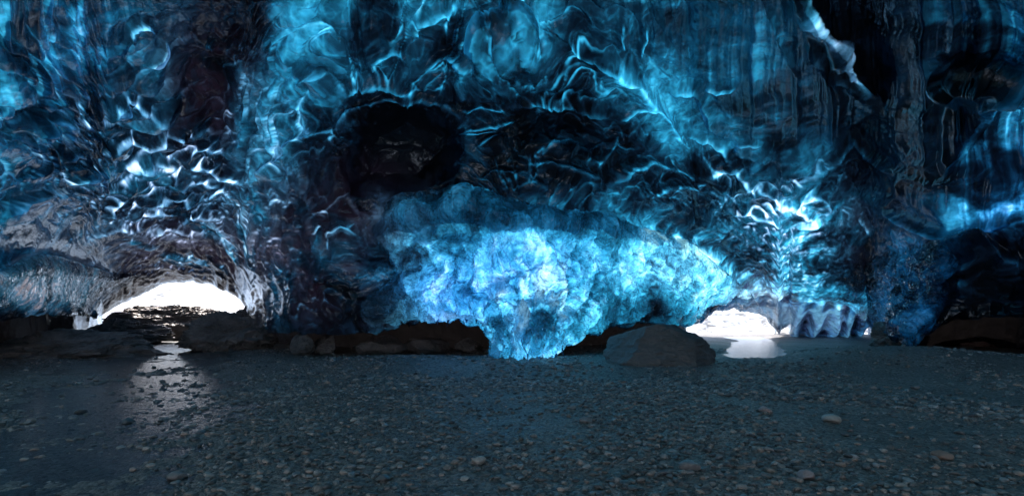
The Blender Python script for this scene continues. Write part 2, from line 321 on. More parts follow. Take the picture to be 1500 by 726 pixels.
CPTS = {30:[(0,.45),(90,.66),(170,.35),(240,.25),(310,.13),(360,.12),(430,.5),(480,.52),(560,.3),(620,.45),(700,.4),(750,.5),(830,.4),(900,.5),(950,.52),(1000,.25),(1070,.3),(1120,.33),(1180,.13),(1240,.06),(1300,.15),(1350,.2),(1400,.35),(1450,.35),(1490,.55)],
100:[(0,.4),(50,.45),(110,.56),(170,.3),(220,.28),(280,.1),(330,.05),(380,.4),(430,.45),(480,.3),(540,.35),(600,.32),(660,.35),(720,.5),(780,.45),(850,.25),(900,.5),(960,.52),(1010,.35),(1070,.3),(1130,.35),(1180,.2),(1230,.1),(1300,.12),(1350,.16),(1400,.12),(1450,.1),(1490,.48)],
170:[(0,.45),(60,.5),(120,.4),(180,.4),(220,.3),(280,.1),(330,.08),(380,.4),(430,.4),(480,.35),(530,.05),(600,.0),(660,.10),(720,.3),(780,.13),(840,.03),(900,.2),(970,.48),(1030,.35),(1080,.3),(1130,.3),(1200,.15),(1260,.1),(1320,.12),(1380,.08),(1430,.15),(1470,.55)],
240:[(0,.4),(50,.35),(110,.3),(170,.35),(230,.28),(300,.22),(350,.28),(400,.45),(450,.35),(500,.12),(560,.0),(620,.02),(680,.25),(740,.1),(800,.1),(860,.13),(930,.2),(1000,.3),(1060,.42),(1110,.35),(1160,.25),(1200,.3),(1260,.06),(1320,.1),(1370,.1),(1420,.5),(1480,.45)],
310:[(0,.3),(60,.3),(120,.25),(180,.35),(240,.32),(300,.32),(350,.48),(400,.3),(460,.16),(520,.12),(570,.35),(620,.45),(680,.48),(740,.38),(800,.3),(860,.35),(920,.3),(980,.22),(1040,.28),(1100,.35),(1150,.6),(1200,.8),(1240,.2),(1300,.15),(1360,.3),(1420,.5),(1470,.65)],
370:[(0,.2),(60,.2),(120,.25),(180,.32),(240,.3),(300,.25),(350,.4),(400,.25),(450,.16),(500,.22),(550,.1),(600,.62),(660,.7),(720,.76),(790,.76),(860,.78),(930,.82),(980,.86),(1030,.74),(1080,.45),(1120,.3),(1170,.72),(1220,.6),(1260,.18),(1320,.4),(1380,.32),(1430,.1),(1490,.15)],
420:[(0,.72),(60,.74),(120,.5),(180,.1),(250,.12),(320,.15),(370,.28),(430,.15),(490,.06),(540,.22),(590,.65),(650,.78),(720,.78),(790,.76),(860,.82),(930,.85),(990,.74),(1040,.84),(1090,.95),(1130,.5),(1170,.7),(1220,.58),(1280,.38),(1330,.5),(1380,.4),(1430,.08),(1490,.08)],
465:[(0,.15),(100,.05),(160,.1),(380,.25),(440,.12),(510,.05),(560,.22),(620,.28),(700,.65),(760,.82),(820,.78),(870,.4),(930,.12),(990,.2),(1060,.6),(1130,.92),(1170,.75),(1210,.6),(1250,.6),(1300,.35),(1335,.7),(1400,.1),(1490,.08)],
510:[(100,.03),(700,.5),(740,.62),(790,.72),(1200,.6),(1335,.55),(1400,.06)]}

def build_ice():
    edge = math.atan((1560 - CU) / F)
    NI, NO = 1180, 34
    ui = np.linspace(-60, 1560, NI)
    azo = edge + (math.pi / 2 - edge) * (np.linspace(0, 1, NO + 1)[1:]) ** 1.1
    az = np.concatenate([-azo[::-1], np.arctan((ui - CU) / F), azo])
    uu = np.concatenate([np.full(NO, -60.), ui, np.full(NO, 1560.)])
    wout = np.clip((np.abs(az) - edge) / (math.pi / 2 - edge), 0, 1)
    C = len(az)
    RV, RT, RC = 440, 70, 26                       # rows in view, rows overhead and behind, rows under the lip
    lv = np.interp(uu, LIP[:, 0], LIP[:, 1]); lD = np.interp(uu, LIP[:, 0], LIP[:, 2]); lc = np.interp(uu, LIP[:, 0], LIP[:, 3])
    jit = (fbm(uu / 14, 0 * uu, 0 * uu, 4, 5) - .5) * 9 * (lv < 488)
    jit -= (np.exp(-((uu - 772) / 36) ** 4)) * (3 + 15 * (1 - ridged(uu / 7, 0 * uu, 0 * uu, 2, 6, .6, 1.0)))
    jit -= (np.exp(-((uu - 1333) / 10) ** 4)) * 3 * vnoise(uu / 3, 0 * uu, 0 * uu, 7)
    lv = lv + jit
    TOP = -40.0
    t = np.linspace(0, 1, RV)[::-1][:, None]        # row 0 = top of view, last = lip
    v = lv[None, :] * (1 - t) + TOP * t             # (RV, C)
    u = np.broadcast_to(uu[None, :], v.shape).copy()
    # distance of the vault
    Dtop = np.interp(uu, [-60, 0, 200, 400, 600, 800, 1000, 1180, 1300, 1450, 1560], [4.8, 5.0, 6.2, 6.8, 7.4, 7.6, 7.2, 6.4, 6.0, 5.2, 4.8])
    tt = np.clip((lv[None, :] - v) / (lv[None, :] - TOP), 0, 1)
    farlip = np.clip((lD - 12) / 8, 0, 1)[None, :]
    ex = 1.5 - .85 * farlip                          # near openings the roof sweeps away fast
    def gb(a, sd):
        kk = np.exp(-.5 * (np.arange(-4 * sd, 4 * sd + 1) / sd) ** 2); kk /= kk.sum()
        return np.convolve(np.pad(a, 4 * sd, mode='edge'), kk, 'valid')
    D = lD[None, :] + (Dtop[None, :] - lD[None, :]) * tt ** ex
    lvs, lDs = gb(np.interp(uu, LIP[:, 0], np.minimum(LIP[:, 1], 490)), 34), gb(lD, 34)
    tts = np.clip((lvs[None, :] - v) / (lvs[None, :] - TOP), 0, 1); exs = 1.5 - .85 * np.clip((lDs - 12) / 8, 0, 1)[None, :]
    Dsm = lDs[None, :] + (Dtop[None, :] - lDs[None, :]) * tts ** exs
    # smooth sideways so that neighbouring profiles flow together
    k = np.exp(-np.linspace(-2, 2, 41) ** 2); k /= k.sum()
    Dp = np.pad(D, ((0, 0), (20, 20)), mode='edge'); Ds = sum(k[i] * Dp[:, i:i + C] for i in range(41))
    wl = sstep(0, .13, tt); D = D * (1 - wl) + Ds * wl; wl = sstep(.03, .26, tt); D = D * (1 - wl) + Dsm * wl
    # large forms (metres towards the viewer)
    mC = poly_mask(u, v, CENTRAL, 26); mDm = poly_mask(u + 44 * (fbm(u / 40, v / 40, 0 * u, 4, 96) - .5), v + 30 * (fbm(u / 40, v / 40, 0 * u, 4, 97) - .5), DOME, 48); mF = poly_mask(u, v, FIN, 8); mH = poly_mask(u, v, HOOD, 10)
    mG = poly_mask(u, v, FANG, 30); mL = poly_mask(u, v, LEDGE, 18); mR = poly_mask(u, v, RIBS, 8); mFl = poly_mask(u, v, FLUTE, 16)
    mS = poly_mask(u, v, SCALLOP, 40); mRc = poly_mask(u, v, RCLUST, 30)
    xe = np.interp(v, [-40, 10, 22, 62, 105, 142, 165, 205], [1145, 1174, 1182, 1215, 1248, 1285, 1281, 1228]) + 3 * (fbm(v / 25, v * 0, v * 0, 2, 95) - .5)
    sf = xe - u
    rise = 1.0 * sstep(-3, 5, sf) * np.exp(-np.maximum(sf, 0) / 85) * (1 - sstep(150, 215, v)) + .75 * mC + .8 * mH + .35 * mG + .6 * mL + .3 * mFl - 1.3 * mDm - .9 * blob(u, v, 835, 175, 85, 38, 8)
    rise += .55 * blob(u, v, 745, 70, 60, 50) + .5 * blob(u, v, 1420, 380, 60, 40) - .8 * blob(u, v, 300, 110, 60, 90) + .6 * blob(u, v, 100, 80, 70, 110)
    rise += .5 * blob(u, v, 772, 500, 45, 45) - .9 * blob(u, v, 1240, 240, 50, 60) + .4 * blob(u, v, 430, 420, 70, 60) - .6 * blob(u, v, 560, 375, 35, 26)
    rise += .5 * (fbm(u / 90, v / 70, 0 * u, 3, 91) - .5)
    lipfade = sstep(0, .05, tt)
    D = D - rise * (.15 + .85 * lipfade) * np.minimum(1, D / 8)
    D = np.maximum(D, 3.0)
    X = (u - CU) / F * D; Y = D.copy(); Z = CH + (HV - v) / F * D
    el = np.arctan2(Z - CH, Y / np.cos(np.arctan((u - CU) / F))); R = np.sqrt(X**2 + Y**2 + (Z - CH)**2)
    def dome(e): return 1 / ((np.abs(np.cos(e)) / 10) ** 2.5 + (np.abs(np.sin(e)) / 4.1) ** 2.5) ** (1 / 2.5)
    W = sstep(0, 1, wout)[None, :]
    R = R * (1 - W) + dome(el) * W
    # overhead and behind
    s = np.linspace(0, 1, RT + 1)[1:][:, None]
    e0 = el[0][None, :]; e1 = math.radians(191)
    eo = e0 + (e1 - e0) * s
    wo = np.maximum(sstep(0, .35, s), W)
    Ro = R[0][None, :] * (1 - wo) + dome(eo) * wo
    el = np.concatenate([eo[::-1], el]); R = np.concatenate([Ro[::-1], R])
    hz = R * np.cos(el); X = hz * np.sin(az)[None, :]; Y = hz * np.cos(az)[None, :]; Z = CH + R * np.sin(el)
    # under the lip: back into the dark (closed) or out to daylight (open)
    q = np.linspace(0, 1, RC + 1)[1:][:, None]
    closed = lc[None, :]
    closed = np.where(closed > .5, 1.0, 0.0) if False else closed
    back = 4.5 * q ** 1.4 * closed + 6.5 * q ** 1.2 * (1 - closed)
    dzc = .16 * np.sin(np.clip(q * 4, 0, 1) * math.pi / 2) - (Z[-1][None, :] + .25 + .16) * sstep(.35, 1, q)
    dzo = .1 + 7.0 * q ** 1.0
    dz = dzc * closed + dzo * (1 - closed)
    Xc = X[-1][None, :] + back * np.sin(az)[None, :] * .9; Yc = Y[-1][None, :] + back * np.cos(az)[None, :]; Zc = Z[-1][None, :] + dz
    X = np.concatenate([X, Xc]); Y = np.concatenate([Y, Yc]); Z = np.concatenate([Z, Zc])
    Rn = X.shape[0]
    U = np.concatenate([np.broadcast_to(uu[None, :], (RT, C)), u, np.broadcast_to(uu[None, :], (RC, C))])
    Vv = np.concatenate([np.broadcast_to(TOP - 300 * np.linspace(0, 1, RT)[::-1][:, None], (RT, C)), v, np.broadcast_to(lv[None, :], (RC, C)) + 3])
    def pad(m): return np.concatenate([np.repeat(m[:1], RT, 0) * np.linspace(0, 1, RT)[:, None] ** 2, m, np.repeat(m[-1:], RC, 0) * 0])
    mC, mDm, mF, mH, mG, mL, mR, mFl, mS, mRc = map(pad, (mC, mDm, mF, mH, mG, mL, mR, mFl, mS, mRc))
    # normals of the smooth form, pointing into the cave
    def normals(X, Y, Z):
        gu = np.stack(np.gradient(np.stack([X, Y, Z]), axis=2)); gv = np.stack(np.gradient(np.stack([X, Y, Z]), axis=1))
        n = np.cross(gu, gv, axis=0); n /= np.linalg.norm(n, axis=0) + 1e-9
        to = np.stack([-X, -Y, CH - Z]); s_ = np.sign((n * to).sum(0).mean())
        return n * s_
    n = normals(X, Y, Z)
    # blur the normals a little
    for ax in (1, 2):
        for _ in range(6): n = (n + np.roll(n, 1, ax) + np.roll(n, -1, ax)) / 3
    n /= np.linalg.norm(n, axis=0) + 1e-9
    front = np.zeros((Rn, C)); front[RT:RT + RV] = 1.0
    front *= (1 - sstep(0, .3, wout))[None, :]
    calm = np.ones((Rn, C)); calm[RT + RV:] = .35
    # ---- relief
    wx = fbm(X * .8, Y * .8, Z * .8, 3, 11) - .5; wy = fbm(X * .8 + 9, Y * .8, Z * .8, 3, 12) - .5; wz = fbm(X * .8, Y * .8 + 5, Z * .8, 3, 13) - .5
    Xw, Yw, Zw = X + 1.1 * wx, Y + 1.1 * wy, Z + 1.1 * wz
    f1, f2, cid = worley(Xw / .62, Yw / .85, Zw / .50, 3)
    f1b, f2b, _ = worley(Xw / .30 + 4, Yw / .42, Zw / .26, 8)
    dl_ = np.sqrt(np.diff(X, axis=0) ** 2 + np.diff(Y, axis=0) ** 2 + np.diff(Z, axis=0) ** 2)
    arc = np.concatenate([np.cumsum(dl_[::-1], 0)[::-1], np.zeros((1, C))]); arc = arc - arc[RT + RV - 1][None, :]
    aw, bw = X + .5 * wx * 2, arc + .9 * wz * 2
    h1_, r1_, i1_ = shingle(aw / 1.05, bw / .85, 401); h2_, r2_, i2_ = shingle(aw / .52 + 7, bw / .50, 431); h3_, r3_, _i = shingle(aw / .30 + 3, bw / .34, 461)
    Lb = np.clip(1.15 * blob(U, Vv, 215, 215, 150, 100) + .7 * blob(U, Vv, 60, 200, 90, 60) + .35 * blob(U, Vv, 420, 210, 90, 90) + .5 * blob(U, Vv, 1130, 260, 110, 60) + .4 * blob(U, Vv, 900, 240, 200, 60) + .75 * blob(U, Vv, 640, 60, 300, 95) + .4 * blob(U, Vv, 60, 110, 110, 110), 0, 1)
    Ls = np.clip(1.1 * blob(U, Vv, 250, 325, 170, 65) + .5 * blob(U, Vv, 60, 290, 80, 60) + .6 * blob(U, Vv, 430, 340, 90, 90) + 1.1 * blob(U, Vv, 1130, 330, 110, 70) + .7 * blob(U, Vv, 840, 270, 220, 45) + .5 * blob(U, Vv, 800, 130, 200, 60), 0, 1)
    Lt = np.clip(1.1 * blob(U, Vv, 280, 385, 120, 35) + .7 * blob(U, Vv, 430, 420, 90, 60) + .9 * blob(U, Vv, 1150, 400, 80, 60), 0, 1)
    cut_ = (1 - mC) * (1 - mR) * (1 - mDm) * (1 - mFl) * (front > 0)
    Lb, Ls, Lt = Lb * cut_, Ls * cut_ * (1 - .4 * Lt), Lt * cut_
    Ll = np.clip(Lb + Ls + Lt, 0, 1)
    scal = np.clip(f1, 0, 1) ** 1.6; scal2 = np.clip(f1b, 0, 1) ** 1.6
    edge1 = 1 - sstep(0, .16, f2 - f1); edge2 = 1 - sstep(0, .2, f2b - f1b)
    Cm0 = np.clip(blob(U, Vv, 1330, 90, 170, 190) + blob(U, Vv, 1490, 200, 90, 170), 0, 1)
    S = np.clip(.16 + mS + mRc * .9 + .35 * blob(U, Vv, 900, 250, 220, 90) + .3 * blob(U, Vv, 430, 330, 120, 100), 0, 1) * (1 - .8 * mC) * (1 - mR) * (1 - mFl * .8) * (1 - .75 * Cm0)
    S2 = np.clip(.25 + .9 * blob(U, Vv, 250, 370, 170, 70) + mRc + .5 * blob(U, Vv, 430, 400, 130, 80), 0, 1) * (1 - .6 * mC) * (1 - mR)
    rw = ridged(X * .75 + .9 * wx, Y * .5 + .9 * wy, Z * .9 + .9 * wz, 4, 21, sharp=2.5)
    rf = ridged(Xw * 2.2, Yw * 1.5, Zw * 2.4, 4, 33, sharp=2.5)
    AZ = np.broadcast_to(az[None, :], X.shape); curt = ridged(AZ * 17 + .22 * wx, Z * .22 + wy * .3, 0 * Z, 4, 41, sharp=1.8)
    streak = ridged(AZ * 42 + .9 * wx, Z * .45 + wy * .5, 0 * Z, 4, 63, .6, 2.2)
    Cm = np.clip(.0 + blob(U, Vv, 60, 30, 150, 170) + blob(U, Vv, 1130, 80, 150, 160) + blob(U, Vv, 1330, 60, 150, 180) + blob(U, Vv, 1470, 200, 110, 190) + .7 * blob(U, Vv, 1240, 380, 90, 90) + .6 * blob(U, Vv, 940, 20, 50, 70), 0, 1)
    crumb = fbm(X * 3.2, Y * 3.2, Z * 3.2, 6, 51, .62) - .5
    crumbr = ridged(X * 1.9 + 2 * wx, Y * 1.9, Z * 1.9 + 2 * wz, 5, 55, .62, 1.5)
    fa = np.arctan2(Vv - 545, U - 775) * 9; fr_ = np.hypot(U - 775, Vv - 545)
    flow = ridged(fa + 2.2 * wx, fr_ / 90 + 2 * wz, 0 * U, 5, 58, .6, 1.8)
    f1c, f2c, cidc = worley(fa * .9 + 3 * wx, fr_ / 34 + 3 * wz, 0 * U, 9)
    S = S * (1 - .85 * Ll); S2 = S2 * (1 - .9 * Ll); calmL = 1 - .75 * np.clip(Ll + blob(U, Vv, 60, 400, 150, 70), 0, 1)
    disp = (.30 * Lb * h1_ + .15 * Ls * h2_ + .08 * Lt * h3_ + .20 * S * (scal - .35) + .06 * S2 * (scal2 - .35) + .20 * (rw - .35) * (1 - .8 * Cm) * (.4 + .6 * calmL) + .03 * (rf - .35) * (1 - .8 * Cm) * calmL
            + .24 * Cm * (curt - .4) + .05 * Cm * (streak - .4) + .012 * crumb * calmL + mC * (.14 * (1 - f1c) * (.4 + cidc) + .08 * crumb + .16 * (crumbr - .4) + .16 * (flow - .4)) + mG * .25 * (crumbr - .4) + mL * .06 * (crumbr - .4))
    disp *= calm * (1 - .4 * mDm) * np.clip(np.abs(Y) / 7 + .35, .5, 1.25)
    disp *= 1 - .65 * np.clip(blob(U, Vv, 40, 380, 150, 95), 0, 1)
    # ribs of the small tunnel
    ribs = np.sin((U - 1160) / 27 * 2 * math.pi + (Vv - 470) * .06 + 7 * (fbm(U / 34, Vv / 60, 0 * U, 3, 131) - .5)) * (.4 + 1.2 * vnoise(U / 16, 0 * U, 0 * U, 132))
    disp += mR * .12 * ribs
    clear = np.zeros((Rn, C))  # glint strength along the crests, painted into the ice colour
    # ---- hand-placed crests
    uN = U + 5 * (fbm(U / 22, Vv / 22, 0 * U, 3, 71) - .5); vN = Vv + 6 * (fbm(U / 22, Vv / 22, 0 * U + 4, 3, 72) - .5)
    for pts, h, wb, wa, cl in CREST:
        P = np.array(pts, float)
        r0, r1 = RT, RT + RV
        c0 = np.searchsorted(uu, P[:, 0].min() - 3.2 * wb); c1 = np.searchsorted(uu, P[:, 0].max() + 3.2 * wb)
        if c1 <= c0: continue
        sub = (slice(r0, r1), slice(c0, c1)); a_, b_ = uN[sub], vN[sub]
        dm = np.full(a_.shape, 1e9); sg = np.zeros(a_.shape); tp = np.zeros(a_.shape); n_ = len(P) - 1
        for i in range(n_):
            x1, y1 = P[i]; dx, dy = P[i + 1] - P[i]
            t_ = np.clip(((a_ - x1) * dx + (b_ - y1) * dy) / (dx * dx + dy * dy), 0, 1)
            d_ = np.hypot(a_ - x1 - t_ * dx, b_ - y1 - t_ * dy); m_ = d_ < dm
            dm = np.where(m_, d_, dm); sg = np.where(m_, (dx * (b_ - y1) - dy * (a_ - x1)), sg); tp = np.where(m_, (i + t_) / n_, tp)
        if P[-1, 0] < P[0, 0]: sg = -sg
        end = sstep(0, .2, tp) * sstep(0, .2, 1 - tp)
        w_ = np.where(sg > 0, wb, wa)
        prof = np.exp(-(dm / w_) ** 1.3) * (.25 + .75 * end)
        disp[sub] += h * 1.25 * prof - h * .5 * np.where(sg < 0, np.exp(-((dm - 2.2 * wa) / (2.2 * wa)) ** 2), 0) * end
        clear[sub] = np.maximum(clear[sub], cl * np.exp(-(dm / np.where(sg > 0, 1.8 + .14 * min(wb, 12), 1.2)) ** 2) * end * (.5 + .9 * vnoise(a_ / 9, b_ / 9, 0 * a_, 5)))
    def soft(q):
        p = np.pad(q, 1, mode='edge'); q = (p[:-2, 1:-1] + 2 * p[1:-1, 1:-1] + p[2:, 1:-1]) / 4
        p = np.pad(q, 1, mode='edge'); return (p[1:-1, :-2] + 2 * p[1:-1, 1:-1] + p[1:-1, 2:]) / 4
    disp = soft(soft(disp)) * Ll + disp * (1 - Ll)
    keep = np.ones((Rn, C)); keep[RT + RV - 6:RT + RV] = np.linspace(1, .6, 6)[:, None]
    X = X + n[0] * disp * keep; Y = Y + n[1] * disp * keep; Z = Z + n[2] * disp * keep
    # ---- tone of the ice: its own clarity plus light and shade put into colour
    pu, pv, pc = [], [], []
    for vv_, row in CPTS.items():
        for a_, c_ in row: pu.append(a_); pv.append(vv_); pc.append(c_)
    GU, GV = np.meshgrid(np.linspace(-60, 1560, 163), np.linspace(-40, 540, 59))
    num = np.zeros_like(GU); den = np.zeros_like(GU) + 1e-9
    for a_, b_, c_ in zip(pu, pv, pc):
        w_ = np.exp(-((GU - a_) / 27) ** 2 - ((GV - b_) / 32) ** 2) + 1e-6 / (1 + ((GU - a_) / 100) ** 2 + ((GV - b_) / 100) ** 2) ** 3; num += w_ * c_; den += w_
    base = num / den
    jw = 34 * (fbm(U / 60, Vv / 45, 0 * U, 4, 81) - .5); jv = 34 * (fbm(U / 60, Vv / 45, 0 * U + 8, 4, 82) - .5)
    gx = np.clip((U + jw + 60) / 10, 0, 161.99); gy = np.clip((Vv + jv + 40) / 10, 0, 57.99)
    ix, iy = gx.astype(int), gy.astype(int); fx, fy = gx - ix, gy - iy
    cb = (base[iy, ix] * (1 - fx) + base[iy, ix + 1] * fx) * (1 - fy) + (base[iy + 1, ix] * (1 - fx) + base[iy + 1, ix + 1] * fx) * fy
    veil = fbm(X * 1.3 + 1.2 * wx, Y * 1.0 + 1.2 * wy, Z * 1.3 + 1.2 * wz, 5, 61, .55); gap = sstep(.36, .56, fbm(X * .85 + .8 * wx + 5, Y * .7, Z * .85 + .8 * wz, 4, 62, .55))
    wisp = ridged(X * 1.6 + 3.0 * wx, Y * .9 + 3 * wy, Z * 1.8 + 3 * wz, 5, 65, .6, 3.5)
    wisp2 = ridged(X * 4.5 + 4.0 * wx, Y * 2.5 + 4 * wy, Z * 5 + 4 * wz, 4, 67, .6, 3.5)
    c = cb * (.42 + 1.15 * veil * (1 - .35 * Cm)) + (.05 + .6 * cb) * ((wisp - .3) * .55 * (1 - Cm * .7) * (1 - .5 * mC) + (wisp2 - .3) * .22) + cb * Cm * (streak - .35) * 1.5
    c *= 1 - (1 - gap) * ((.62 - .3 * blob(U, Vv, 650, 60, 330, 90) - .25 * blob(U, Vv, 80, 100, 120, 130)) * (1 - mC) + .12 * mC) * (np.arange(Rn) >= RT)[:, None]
    fil = ridged(X * 1.3 + 3.4 * wx, Y * .8 + 3.4 * wy, Z * 1.5 + 3.4 * wz, 3, 68, .7, 9) + .7 * ridged(X * 3 + 3.4 * wx, Y * 1.9 + 3.4 * wy, Z * 3 + 3.4 * wz, 2, 69, .7, 10)
    c += (.06 + .45 * cb) * fil * (1 - .6 * Cm) * (1 - .5 * mC) * 1.05
    g1 = np.gradient(f1, axis=0); g2 = np.gradient(f1b, axis=0)
    up1 = sstep(0, .012, -g1); up2 = sstep(0, .02, -g2)
    rim = S * up1 * (1 - sstep(0, .10, f2 - f1)) * sstep(.3, .62, veil) + .7 * S2 * up2 * (1 - sstep(0, .13, f2b - f1b)) * sstep(.35, .6, veil)  # bright upper scallop rims: highlights put into the colour
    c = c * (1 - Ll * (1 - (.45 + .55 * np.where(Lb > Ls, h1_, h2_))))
    lrim = (Lb * r1_ + Ls * r2_ * .9 + Lt * r3_ * .8) * sstep(.22, .5, fbm(Xw * 1.4, Yw, Zw * 1.4, 3, 79))  # painted rim highlights of the lobes, brightening the ice colour
    lrim = soft(lrim) * 1.25; c += .022 + .05 * blob(U, Vv, 250, 250, 170, 130); c += lrim * 1.15 + rim * .30 - .22 * S * (1 - up1) * (1 - sstep(0, .5, f2 - f1)) * cb + clear * .72 * (1 - .4 * mC)  # painted rim highlights and crest glints (clear) brighten the ice tone
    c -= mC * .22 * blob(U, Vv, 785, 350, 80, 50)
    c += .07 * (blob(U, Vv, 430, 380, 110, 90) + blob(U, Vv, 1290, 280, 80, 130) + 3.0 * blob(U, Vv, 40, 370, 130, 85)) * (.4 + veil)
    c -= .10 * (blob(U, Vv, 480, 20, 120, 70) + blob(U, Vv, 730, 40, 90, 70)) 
    c += mC * (.26 * (flow - .42) + .12 * (crumbr - .4) + .30 * (cidc - .5) * (1 - f1c) + .10 * (f1c < .25))
    c += mC * (crumb * .35) + mR * .3 * ribs
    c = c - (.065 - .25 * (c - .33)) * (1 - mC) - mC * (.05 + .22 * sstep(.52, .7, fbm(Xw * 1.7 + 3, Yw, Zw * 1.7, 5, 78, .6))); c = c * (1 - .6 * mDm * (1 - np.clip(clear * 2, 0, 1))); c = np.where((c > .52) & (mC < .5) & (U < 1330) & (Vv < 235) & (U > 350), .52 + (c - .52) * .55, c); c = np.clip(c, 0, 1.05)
    # basal, debris-laden ice under the lip, coloured near black to darken the gap
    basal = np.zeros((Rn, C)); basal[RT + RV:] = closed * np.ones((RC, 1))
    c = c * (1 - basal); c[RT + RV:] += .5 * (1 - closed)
    # ice overhead and behind the viewer: unseen, tint lightened to light the gravel
    over = np.zeros((Rn, C)); over[:RT] = sstep(0, .25, np.linspace(1, 0, RT))[:, None]; over = np.maximum(over, sstep(0, .5, wout)[None, :] * (front * 0 + 1) * (np.arange(Rn) < RT + RV)[:, None])
    rear = .60 + .35 * (veil - .5)
    c = c * (1 - over) + rear * over
    stops = np.array([0, .12, .25, .4, .55, .7, .85, 1.05])
    rr = np.interp(c, stops, [.0004, .0010, .002, .004, .010, .030, .10, .42])
    gg = np.interp(c, stops, [.0006, .0035, .015, .050, .13, .27, .47, .80])
    bb = np.interp(c, stops, [.0012, .009, .034, .105, .25, .48, .78, .97])
    # hues: blue core ice, grey-green ledge, violet silt, frost by the openings
    blue = np.clip(.9 * blob(U, Vv, 660, 430, 90, 45) + .7 * blob(U, Vv, 760, 380, 150, 60) + .8 * blob(U, Vv, 1470, 280, 70, 90) + .5 * blob(U, Vv, 1330, 420, 70, 60) + .35 * blob(U, Vv, 110, 60, 60, 90) + .5 * blob(U, Vv, 780, 500, 60, 40), 0, 1) * (.5 + .6 * veil)
    gg = gg * (1 - .38 * blue); rr = rr * (1 - .35 * blue); bb = np.minimum(.97, bb * (1 + .05 * blue))
    green = np.clip(1.0 * mL + .8 * blob(U, Vv, 570, 455, 60, 22), 0, 1)
    bb = bb * (1 - .30 * green); gg = gg * (1 - .12 * green); rr = rr * (1 + 1.6 * green)
    silt = np.clip(.8 * blob(U, Vv, 440, 390, 110, 70) + .8 * blob(U, Vv, 300, 110, 70, 110) + .9 * blob(U, Vv, 250, 370, 140, 60) + .5 * blob(U, Vv, 520, 290, 100, 60) + .5 * blob(U, Vv, 1290, 330, 60, 60), 0, 1) * sstep(.3, .6, fbm(Xw * 1.1, Yw, Zw * 1.1, 4, 77))
    lum = .3 * rr + .5 * gg + .2 * bb
    rr = rr * (1 - silt) + silt * (lum * .75 + .004); gg = gg * (1 - silt) + silt * (lum * .62 + .002); bb = bb * (1 - silt) + silt * (lum * .95 + .005)
    pale = np.clip((clear * .9 + rim * 1.1 + lrim * 2.0) * np.clip(blob(U, Vv, 230, 260, 200, 190) + blob(U, Vv, 1150, 330, 110, 110) + .8 * blob(U, Vv, 1235, 80, 70, 70), 0, 1), 0, .95)  # whitish glints painted on crests and lobe rims
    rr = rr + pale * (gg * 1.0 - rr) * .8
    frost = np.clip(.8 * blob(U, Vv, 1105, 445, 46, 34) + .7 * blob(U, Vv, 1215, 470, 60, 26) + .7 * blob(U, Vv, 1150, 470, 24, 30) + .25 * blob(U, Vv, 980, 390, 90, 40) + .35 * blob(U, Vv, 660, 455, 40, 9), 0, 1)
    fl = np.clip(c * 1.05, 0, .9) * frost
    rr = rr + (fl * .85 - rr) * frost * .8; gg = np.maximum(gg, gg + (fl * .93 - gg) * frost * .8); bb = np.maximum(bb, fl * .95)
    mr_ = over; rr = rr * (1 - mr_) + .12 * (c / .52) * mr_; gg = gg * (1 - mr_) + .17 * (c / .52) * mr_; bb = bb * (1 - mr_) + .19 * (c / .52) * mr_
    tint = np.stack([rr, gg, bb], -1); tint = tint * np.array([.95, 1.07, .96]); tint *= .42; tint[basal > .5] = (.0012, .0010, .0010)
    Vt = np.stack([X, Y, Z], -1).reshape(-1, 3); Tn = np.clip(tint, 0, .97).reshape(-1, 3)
    NN = np.moveaxis(normals(X, Y, Z), 0, -1).reshape(-1, 3)
    # the last basal row must reach below the floor
    Fq = grid_faces(Rn, C).reshape(-1, 4)
    to = -Vt[Fq[:, 0]] + np.array([0, 0, CH]); fn = np.cross(Vt[Fq[:, 1]] - Vt[Fq[:, 0]], Vt[Fq[:, 3]] - Vt[Fq[:, 0]])
    if (fn * to).sum(1)[RT * (C - 1):(RT + RV) * (C - 1)].mean() < 0: Fq = Fq[:, ::-1]
    fu = U.reshape(-1)[Fq].mean(1); fv = Vv.reshape(-1)[Fq].mean(1)
    fu2 = uN.reshape(-1)[Fq].mean(1); fv2 = vN.reshape(-1)[Fq].mean(1)
    rowi = (Fq[:, 0] // C); infront = (rowi >= RT) & (fu > -59.5) & (fu < 1559.5)
    fc = Vt[Fq].mean(1)
    hole = (fc[:, 1] < -5) & (fc[:, 2] < 3.0 * np.sqrt(np.clip(1 - ((fc[:, 0] + 1.0) / 5.5) ** 2, 0, 1))) & (np.abs(fc[:, 0] + 1.0) < 5.5)  # unseen rear mouth, added to let in white light for glints
    Fq, fu, fv, fu2, fv2, rowi, infront = (q_[~hole] for q_ in (Fq, fu, fv, fu2, fv2, rowi, infront))
    owner = np.zeros(len(Fq), int)
